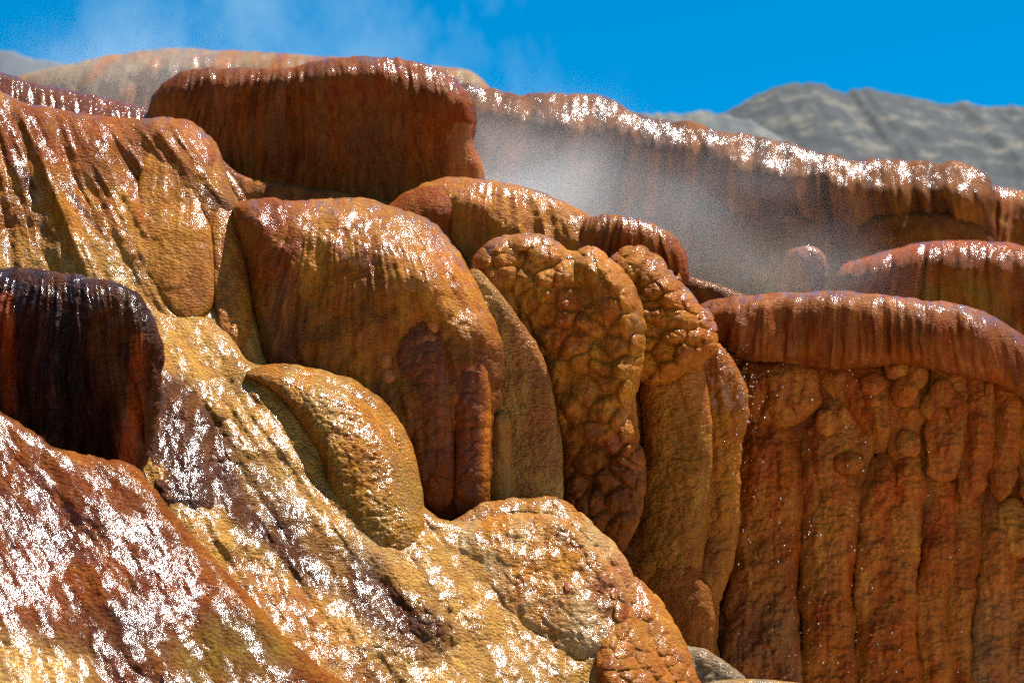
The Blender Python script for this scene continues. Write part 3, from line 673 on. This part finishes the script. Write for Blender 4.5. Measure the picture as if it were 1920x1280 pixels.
body('rib', [(745, 640), (775, 600), (810, 595), (835, 640), (845, 740), (850, 840), (848, 930), (825, 962), (795, 940), (770, 880), (755, 800), (742, 720)], on=moundE, step=2, infl=.55, R=34, lift=-6, tilt=(.1, .07), edge=(cobble(24, 3, 5),), disp=(cobble(24, 7, 67, 1.0), cobble(60, 6, 69, 2), lumps(12, 2, 68)), colour=pal(RUST * .6, UMBER * .7, c=(800, 0), L=800, s=(14, 80), seed=33), wet=.5, rough=.45, thick=.4)
body('rib', [(850, 700), (868, 670), (898, 665), (915, 700), (920, 780), (916, 870), (918, 940), (895, 972), (862, 970), (850, 930), (854, 840), (848, 760)], on=moundE, step=2, infl=.7, R=34, lift=0, tilt=(.15, .08), edge=(cobble(24, 3, 5),), disp=(cobble(24, 8, 68, .9), lumps(12, 2, 68)), colour=pal(RUST * .5, UMBER * .5, c=(800, 0), L=800, s=(14, 80), seed=34, zones=((lambda u, v: sstep(895, 915, u), ORANGE, .8),)), wet=.5, rough=.45, thick=.4)
for i, (x, y, rx, ry, col) in enumerate(((723, 676, 12, 17, BROWN), (727, 707, 14, 15, BROWN * 1.1), (730, 740, 11, 16, RUST * .8), (891, 626, 18, 23, ORANGE * .8), (803, 640, 14, 18, RUST), (812, 612, 12, 12, ORANGE), (888, 690, 20, 18, RUST * .8))):
    a = np.linspace(0, 2 * np.pi, 12, endpoint=False)
    body('knob', np.stack([x + rx * np.cos(a), y + ry * np.sin(a)], 1), on=moundE, step=1.8, infl=.7, R=30, lift=1, edge=(wob(4, 14, i),), disp=(lumps(12, 2, 6),), colour=pal(col, BROWN, s=(14, 30), seed=i), wet=.6, rough=.3, thick=.25)

b = body('flowstone_slope', [(395, 330), (425, 320), (445, 340), (470, 390), (485, 440), (490, 520), (510, 600), (520, 690), (500, 760), (440, 760), (400, 500)], D=11.3, step=2.5, infl=.8, R=40, tilt=(.2, .4), edge=(wob(4, 20, 3),), disp=(lumps(24, 6, 3), cobble(20, 4, 4)), colour=pal(OCHRE, ORANGE, seed=4), wet=1, rough=.8, thick=.8)
tag(b.o, 'narrow glittering cascade between the left slope and the great orange mound', 'flowstone slope')

# ---------------- left upper slope A
FA = (-200, -400)
slopeA = body('flowstone_slope', [(-420, -20), (-160, 90), (-60, 140), (0, 172), (40, 192), (90, 203), (150, 212), (220, 222), (280, 222), (340, 224), (375, 240), (402, 268), (418, 305), (432, 350), (455, 395), (470, 450), (474, 520), (476, 580), (490, 650), (500, 700), (480, 820), (300, 900), (-420, 900)],
              D=10.95, step=2.2, infl=.75, R=90, tilt=(-.40, .78), edge=(wob(3, 24, 3), cobble(28, 3, 9)), shape=(shelf([-50, 40, 150, 340, 420], [200, 235, 255, 265, 310], .55, 14),),
              disp=(flute(FA, 900, 60, 20, 600, 71, ridged=False), flute(FA, 900, 14, 3, 200, 72, ridged=False), lumps(90, 18, 73), lumps(14, 1.6, 74), ridge([(230, 300), (310, 420), (330, 560)], 24, -18), ridge([(90, 210), (170, 330), (260, 470)], 22, 10)),
              colour=pal(OCHRE * .8, ORANGE * .75, c=FA, L=900, s=(22, 260), seed=35, bias=.1, zones=((lambda u, v: sstep(.05, .5, fbm((u - .75 * v) / 34, (v + u) / 300, 919, 3)), UMBER * .6, .9), (ell(90, 250, 160, 60), RUST * .8, .8), (ell(330, 270, 90, 60), BROWN * .9, .7), (ell(250, 300, 90, 50), UMBER, .6), (below(470, 60), GOLD * .85, .7))),
              wet=streaky(wetz(.85, (ell(340, 500, 80, 100), .3)), FA, 900, (22, 140), 5, -.5, -.1), rough=.7, thick=1.2)
tag(slopeA.o, 'streaked orange slope sparkling with runoff at upper left, cut off by a rounded shoulder', 'flowstone slope')
body('lobe', [(250, 420), (258, 340), (280, 270), (325, 252), (365, 290), (386, 360), (398, 430), (404, 510), (396, 580), (345, 602), (292, 548), (260, 490)], on=slopeA, step=2.2, infl=.6, R=46, lift=-12, tilt=(.12, .02), disp=(flute((320, 0), 400, 34, 5, 300, 3, ridged=False), lumps(24, 4, 4)), colour=pal(ORANGE * .75, OCHRE * .8, c=(320, 100), L=300, s=(20, 90), seed=36, zones=((above(430, 40), OCHRE, .6),)), wet=wetz(.25, (above(430, 30), 1)), rough=.5, thick=.5)
body('rib', [(385, 300), (405, 290), (420, 330), (440, 380), (462, 430), (472, 500), (474, 570), (462, 640), (430, 650), (408, 600), (400, 500), (395, 400)], on=slopeA, step=2.2, infl=.6, R=34, lift=0, edge=(cobble(22, 3, 6),), disp=(cobble(26, 7, 3, 1.1, zone=below(430, 60)), lumps(20, 4, 4)), colour=pal(OCHRE * .9, BROWN * 1.1, seed=37), wet=.5, rough=.6, thick=.4)
body('lip', [(300, 250), (330, 226), (370, 238), (400, 268), (412, 310), (405, 350), (375, 350), (340, 320), (310, 290)], on=slopeA, step=2.2, infl=.5, R=34, lift=-2, disp=(flute((330, 100), 200, 13, 3, 200, 3), lumps(20, 3, 4)), colour=pal(BROWN, RUST * .8, seed=38), wet=wetz(.5, (above(285, 20), 1)), rough=.5, thick=.4)

# ---------------- middle slope B: golden cascade
FB = (-300, -300)
slopeB = body('flowstone_slope', [(180, 540), (250, 560), (320, 560), (395, 575), (430, 630), (470, 675), (560, 700), (680, 750), (750, 840), (790, 940), (860, 980), (940, 965), (1030, 965), (1100, 1010), (1160, 1080), (1190, 1150), (1240, 1240), (1270, 1300), (1300, 1500), (300, 1500), (150, 1200), (150, 700)],
              D=9.95, step=2.2, infl=.5, R=90, tilt=(-.5, 1.1), lift=0, edge=(wob(5, 40, 3),), shape=(shelf([150, 420, 520], [690, 690, 640], 1.0, 40),),
              disp=(flute(FB, 1500, 60, 16, 700, 81, ridged=False), flute(FB, 1500, 16, 2.4, 260, 82, ridged=False), lumps(100, 22, 83), lumps(30, 5, 84), lumps(10, 1.3, 85),
                    ridge([(440, 760), (520, 880), (620, 990), (740, 1080), (860, 1180)], 30, 9), ridge([(420, 680), (520, 860), (640, 1000), (760, 1150)], 24, -9),
                    cobble(22, 9, 86, 1.0, zone=ell(780, 1180, 110, 60)), cobble(30, 10, 87, .8, zone=ell(370, 820, 90, 90))),
              colour=pal(GOLD * .9, GOLD * .6 + OCHRE * .3, c=FB, L=1500, s=(30, 240), seed=41, zones=((lambda u, v: sstep(75, 20, dist_line([(380, 830), (480, 950), (600, 1060), (800, 1190)], u, v)), UMBER * .5, .9), (lambda u, v: sstep(60, 20, dist_line([(450, 1080), (560, 1150), (700, 1290)], u, v)), BROWN * .9, .6), (lambda u, v: sstep(70, 20, dist_line([(310, 740), (360, 850), (400, 900)], u, v)), MAUVE * .6, .9), (ell(700, 1010, 60, 60), GREY, .3), (ell(1100, 1180, 90, 70), ORANGE, .25))),
              wet=streaky(wetz(.98, (lambda u, v: sstep(34, 16, dist_line([(530, 740), (610, 880), (700, 1000), (770, 1090)], u, v)), .3)), FB, 1500, (30, 130), 6, -.5, -.1), rough=.85, thick=1.4)
tag(slopeB.o, 'long golden cascade running diagonally down the middle, glittering with thin water', 'flowstone slope')

moundR = body('travertine_mound', [(285, 760), (300, 725), (335, 722), (370, 745), (400, 790), (402, 840), (390, 880), (400, 960), (330, 960), (280, 900)], seat=slopeB, step=2, infl=.8, R=60, lift=0, edge=(wob(4, 24, 3),), disp=(lumps(40, 12, 3), lumps(14, 3, 4)), colour=pal(UMBER * .4, BROWN * .45, s=(20, 60), seed=42), wet=streaky(.85, (330, 300), 300, (14, 60), 9, -.2, .2), rough=.8, thick=.6)
tag(moundR.o, 'small purplish brown wet hump tucked beside the black-red boulder', 'travertine mound')

domeD = body('travertine_dome', [(462, 704), (486, 686), (540, 682), (600, 694), (650, 706), (700, 735), (742, 778), (770, 830), (786, 890), (796, 950), (800, 1010), (770, 1060), (680, 1040), (625, 940), (600, 860), (560, 790), (510, 730)], seat=slopeB, step=2, infl=1.15, R=110, tilt=(.14, -.36), lift=-2, edge=(wob(3, 30, 3),),
             disp=(cobble(8, 2.6, 101, .8), lumps(50, 8, 102), lumps(10, 2.4, 103, .7, octv=2)),
             colour=pal(OCHRE * 1.0, GOLD * .85, c=(600, 500), L=300, s=(40, 90), seed=43, zones=((below(880, 50), OLIVE, .4),)), wet=wetz(.75, (zmul(above(800, 60), lambda u, v: sstep(540, 640, u)), 1)), rough=.95, thick=.9)
tag(domeD.o, 'golden grainy dome shaped like a thumb, resting on the cascade below the great mound', 'travertine dome')

moundO = body('travertine_mound', [(830, 1010), (865, 968), (905, 945), (960, 937), (1025, 934), (1062, 942), (1095, 970), (1130, 1000), (1160, 1030), (1182, 1070), (1190, 1110), (1195, 1160), (1180, 1260), (1000, 1200), (880, 1100)], seat=slopeB, step=2, infl=.7, R=80, tilt=(.28, -.3), lift=0, edge=(cobble(34, 5, 9), wob(3, 30, 2)),
              disp=(cobble(34, 20, 111, 1.2, zone=lambda u, v: sstep(0, 70, (u - 1040) * .7 - (v - 1030) * .5)), lumps(60, 14, 112), lumps(20, 4, 113), lumps(9, 1.5, 114)),
              colour=pal(OCHRE * .9, PALE * .3 + GOLD * .6, c=(980, 700), L=400, s=(40, 90), seed=44, zones=((ell(1150, 1110, 50, 70), RUST * .9, .5), (ell(880, 960, 40, 20), BROWN, .6))), wet=wetz(.95, (lambda u, v: sstep(0, 60, (u - 1060) * .7 - (v - 1020) * .3), .45)), rough=.7, thick=.8)
tag(moundO.o, 'golden mound with blazing wet left side, at the foot of the bubbly column', 'travertine mound')
for i, (x, y, rx, ry, col) in enumerate(((1148, 1078, 13, 16, RUST), (1157, 1112, 12, 14, RUST), (1120, 1050, 22, 26, OCHRE * .8), (1085, 1010, 20, 18, OCHRE * .9), (1070, 1100, 14, 12, BROWN), (1165, 1145, 16, 22, RUST * .8))):
    a = np.linspace(0, 2 * np.pi, 12, endpoint=False)
    body('knob', np.stack([x + rx * np.cos(a), y + ry * np.sin(a)], 1), on=moundO, step=1.8, infl=.65, R=30, lift=0, edge=(wob(4, 14, i),), disp=(lumps(12, 2, 6),), colour=pal(col, BROWN, s=(14, 30), seed=i), wet=.6, rough=.3, thick=.25)
b = body('travertine_mound', [(1170, 1120), (1186, 1084), (1215, 1105), (1250, 1145), (1278, 1195), (1300, 1250), (1315, 1310), (1300, 1420), (1200, 1400), (1120, 1260), (1140, 1180)], seat=slopeB, step=2, infl=.8, R=60, lift=0, edge=(cobble(28, 6, 9),),
         disp=(cobble(34, 13, 121, .9), cobble(15, 3, 122), lumps(30, 6, 123)), colour=pal(OCHRE * .85, BROWN, c=(1150, 900), L=300, s=(24, 60), seed=45, zones=((below(1210, 30), RUST * .7, .4),)), wet=wetz(.5, (ell(1196, 1100, 30, 60), 1)), rough=.5, thick=.7)
tag(b.o, 'lowest knobby rust lobe at the bottom, right of the golden cascade', 'travertine mound')
b = body('travertine_mound', [(1255, 1240), (1280, 1212), (1320, 1216), (1350, 1234), (1380, 1256), (1415, 1285), (1480, 1340), (1480, 1460), (1260, 1460)], D=11.0, step=2.5, infl=.9, R=50, tilt=(0, .3), edge=(wob(4, 24, 3),), disp=(lumps(30, 6, 3), lumps(10, 2, 4)), colour=pal(GREY * .75, PALE * .6, seed=46), wet=.3, rough=.6, thick=.8)
tag(b.o, 'dull grey mound at the bottom between the rust lobe and the ribs', 'travertine mound')
b = body('flowstone_slope', [(1280, 1310), (1330, 1278), (1400, 1272), (1470, 1276), (1530, 1290), (1600, 1340), (1600, 1500), (1280, 1500)], D=8.9, step=2.5, infl=.7, R=50, tilt=(0, .5), disp=(lumps(30, 6, 3),), colour=pal(GOLD, PALE * .8, seed=47), wet=1, rough=.8, thick=.8)
tag(b.o, 'sliver of bright golden crust along the bottom edge', 'flowstone slope')

# ---------------- dark boulder
bould = body('boulder', [(-420, 450), (-160, 472), (-60, 492), (0, 500), (60, 503), (130, 512), (195, 523), (240, 538), (272, 565), (292, 605), (305, 650), (306, 700), (300, 760), (290, 820), (270, 880), (240, 980), (-420, 980)], D=9.1, step=2, infl=1.0, R=70, tilt=(.03, -.04), edge=(wob(5, 24, 3),), shape=(shelf([-100, 60, 140, 240, 300], [590, 590, 560, 560, 590], .8, 12),),
             disp=(flute((120, -200), 700, 32, 12, 400, 91, zone=below(580, 40)), flute((120, -200), 700, 10, 3.5, 150, 92), lumps(70, 14, 93), lumps(9, 2.2, 94, .5, octv=3), ridge([(215, 560), (235, 700), (215, 860)], 20, 10), ridge([(190, 600), (200, 860)], 12, -14)),
             colour=pal(DARK, UMBER * .42, c=(120, -200), L=700, s=(26, 200), seed=48, zones=((lambda u, v: sstep(24, 6, dist_line([(262, 640), (258, 740), (240, 860)], u, v)), RED * 1.3, .8), (lambda u, v: sstep(20, 6, dist_line([(10, 560), (20, 760)], u, v)), RED * .8, .8), (ell(110, 700, 50, 120), np.array([.022, .012, .012]), .8))),
             wet=wetz(.35, (lambda u, v: sstep(120, 10, v - 515 - .1 * u), .95)), rough=.9, thick=.9)
tag(bould.o, 'black and dark red boulder with a sheer wet face at the left edge', 'boulder')

# ---------------- foreground red slope
FQ = (-500, 100)
slopeQ = body('flowstone_slope', [(-520, 500), (-200, 660), (-60, 735), (0, 772), (60, 812), (120, 845), (190, 858), (250, 872), (295, 925), (345, 985), (400, 1050), (460, 1112), (520, 1178), (590, 1240), (660, 1310), (700, 1500), (-520, 1500)], D=8.0, step=2, infl=.5, R=90, tilt=(-.5, 1.1), edge=(wob(5, 30, 3), cobble(24, 3, 4)),
              disp=(flute(FQ, 900, 50, 12, 260, 131, ridged=False), flute(FQ, 900, 15, 2.5, 120, 132, ridged=False), lumps(120, 18, 133), lumps(26, 4.5, 134), lumps(10, 1.4, 135)),
              colour=pal(RUST * .62 + ORANGE * .12, RUST * .36 + RED * .12, c=FQ, L=900, s=(26, 120), seed=49, zones=((lambda u, v: sstep(40, 10, dist_line([(0, 772), (120, 845), (250, 872), (345, 985), (460, 1112), (640, 1290)], u, v)), ORANGE * .9, .7), (ell(430, 1230, 140, 80), OLIVE * .6, .55), (ell(20, 1260, 150, 75), GOLD * 1.1, .95), (ell(180, 1180, 160, 50), UMBER * .5, .6))),
              wet=streaky(lambda u, v: 1.0 - .6 * sstep(60, 10, dist_line([(250, 872), (345, 985), (460, 1112), (640, 1290)], u, v)), FQ, 900, (18, 70), 7, -.3, .1), rough=.95, thick=1.4)
tag(slopeQ.o, 'rust-red foreground slope covered in dense white sparkles, bottom left', 'flowstone slope')

# ================================================================== STEAM
def steam(u, v, D, ru, rv, ry, dens, seed, label):
    import bmesh
    bm = bmesh.new(); bmesh.ops.create_icosphere(bm, subdivisions=3, radius=1.0)
    me = bpy.data.meshes.new('steam'); bm.to_mesh(me); bm.free()
    o = bpy.data.objects.new('steam', me); COL.objects.link(o)
    c = to_world(np.array([float(u)]), np.array([float(v)]), np.array([float(D)]))[0]
    o.location = c; o.scale = (ru * D * K, ry, rv * D * K)
    m = bpy.data.materials.new('steam'); m.use_nodes = True; t = m.node_tree; t.nodes.clear(); L = t.links.new
    co = N(t, 'ShaderNodeTexCoord')
    ln = N(t, 'ShaderNodeVectorMath', operation='LENGTH'); L(co.outputs['Object'], ln.inputs[0])
    fo = N(t, 'ShaderNodeMapRange', interpolation_type='SMOOTHSTEP', inputs={'From Min': 1.0, 'From Max': 0.1, 'To Min': 0, 'To Max': 1}); L(ln.outputs['Value'], fo.inputs['Value'])
    mp = N(t, 'ShaderNodeMapping'); mp.inputs['Location'].default_value = (seed, seed * 2, 0); mp.inputs['Scale'].default_value = (1.6, 1.2, 1.1); mp.inputs['Rotation'].default_value = (0, .5, 0); L(co.outputs['Object'], mp.inputs[0])
    nz = N(t, 'ShaderNodeTexNoise', inputs={'Scale': 1.0, 'Detail': 2.0, 'Roughness': .5, 'Distortion': .6}); L(mp.outputs[0], nz.inputs['Vector'])
    nr = N(t, 'ShaderNodeMapRange', inputs={'From Min': .35, 'From Max': .62, 'To Min': .1, 'To Max': 1.2}); L(nz.outputs[0], nr.inputs['Value'])
    a = N(t, 'ShaderNodeMath', operation='MULTIPLY'); L(fo.outputs[0], a.inputs[0]); L(nr.outputs[0], a.inputs[1])
    b_ = N(t, 'ShaderNodeMath', operation='MULTIPLY'); L(a.outputs[0], b_.inputs[0]); b_.inputs[1].default_value = dens
    vs = N(t, 'ShaderNodeVolumeScatter'); vs.inputs['Color'].default_value = (.80, .88, .95, 1); vs.inputs['Anisotropy'].default_value = .1; L(b_.outputs[0], vs.inputs['Density'])
    ou = N(t, 'ShaderNodeOutputMaterial'); L(vs.outputs[0], ou.inputs['Volume'])
    me.materials.append(m)
    try: m.cycles.volume_step_rate = 1.0
    except Exception: pass
    tag(o, label, kind='stuff')
steam(990, 400, 19.8, 360, 250, 2.4, .22, 3.1, 'white steam drifting in front of the long terrace wall')
steam(1290, 430, 19.9, 420, 190, 2.2, .075, 5.3, 'thin veil of steam trailing right along the terrace wall')
steam(300, 200, 23, 380, 110, 3.0, .13, 7.4, 'thin steam over the far left terrace')
steam(1480, 520, 16.3, 300, 110, 1.1, .09, 9.7, 'low steam rising behind the dark fluted lip')

# ================================================================== SPRAY
def droplets():
    import bmesh
    rnd = random.Random(5)
    bm = bmesh.new()
    for k in range(330):
        c = rnd.choice(((1395, 740, 26, 60), (1440, 950, 45, 170), (1560, 900, 60, 170), (1480, 1130, 70, 120), (1650, 1000, 120, 220), (1590, 1240, 90, 60), (1400, 700, 12, 60)))
        u = rnd.gauss(c[0], c[2]); v = rnd.gauss(c[1], c[3])
        if v > 1300 or v < 640: continue
        p = to_world(np.array([u]), np.array([v]), np.array([rnd.uniform(11.2, 11.75)]))[0]
        r = .0012 + .0026 * rnd.random()**2
        m = bmesh.ops.create_icosphere(bm, subdivisions=1, radius=r)
        st = rnd.uniform(1, 1.7)
        for w in m['verts']: w.co.z *= st; w.co += Vector(p)
    me = bpy.data.meshes.new('water_droplets'); bm.to_mesh(me); bm.free()
    me.polygons.foreach_set('use_smooth', np.ones(len(me.polygons), bool))
    m = bpy.data.materials.new('water_drop'); m.use_nodes = True; p = m.node_tree.nodes['Principled BSDF']
    p.inputs['Base Color'].default_value = (.85, .82, .78, 1); p.inputs['Roughness'].default_value = .12; p.inputs['Transmission Weight'].default_value = .6; p.inputs['IOR'].default_value = 1.33
    me.materials.append(m)
    o = bpy.data.objects.new('water_droplets', me); COL.objects.link(o); tag(o, 'falling spray of tiny bright droplets in front of the rib curtain', kind='stuff')
droplets()
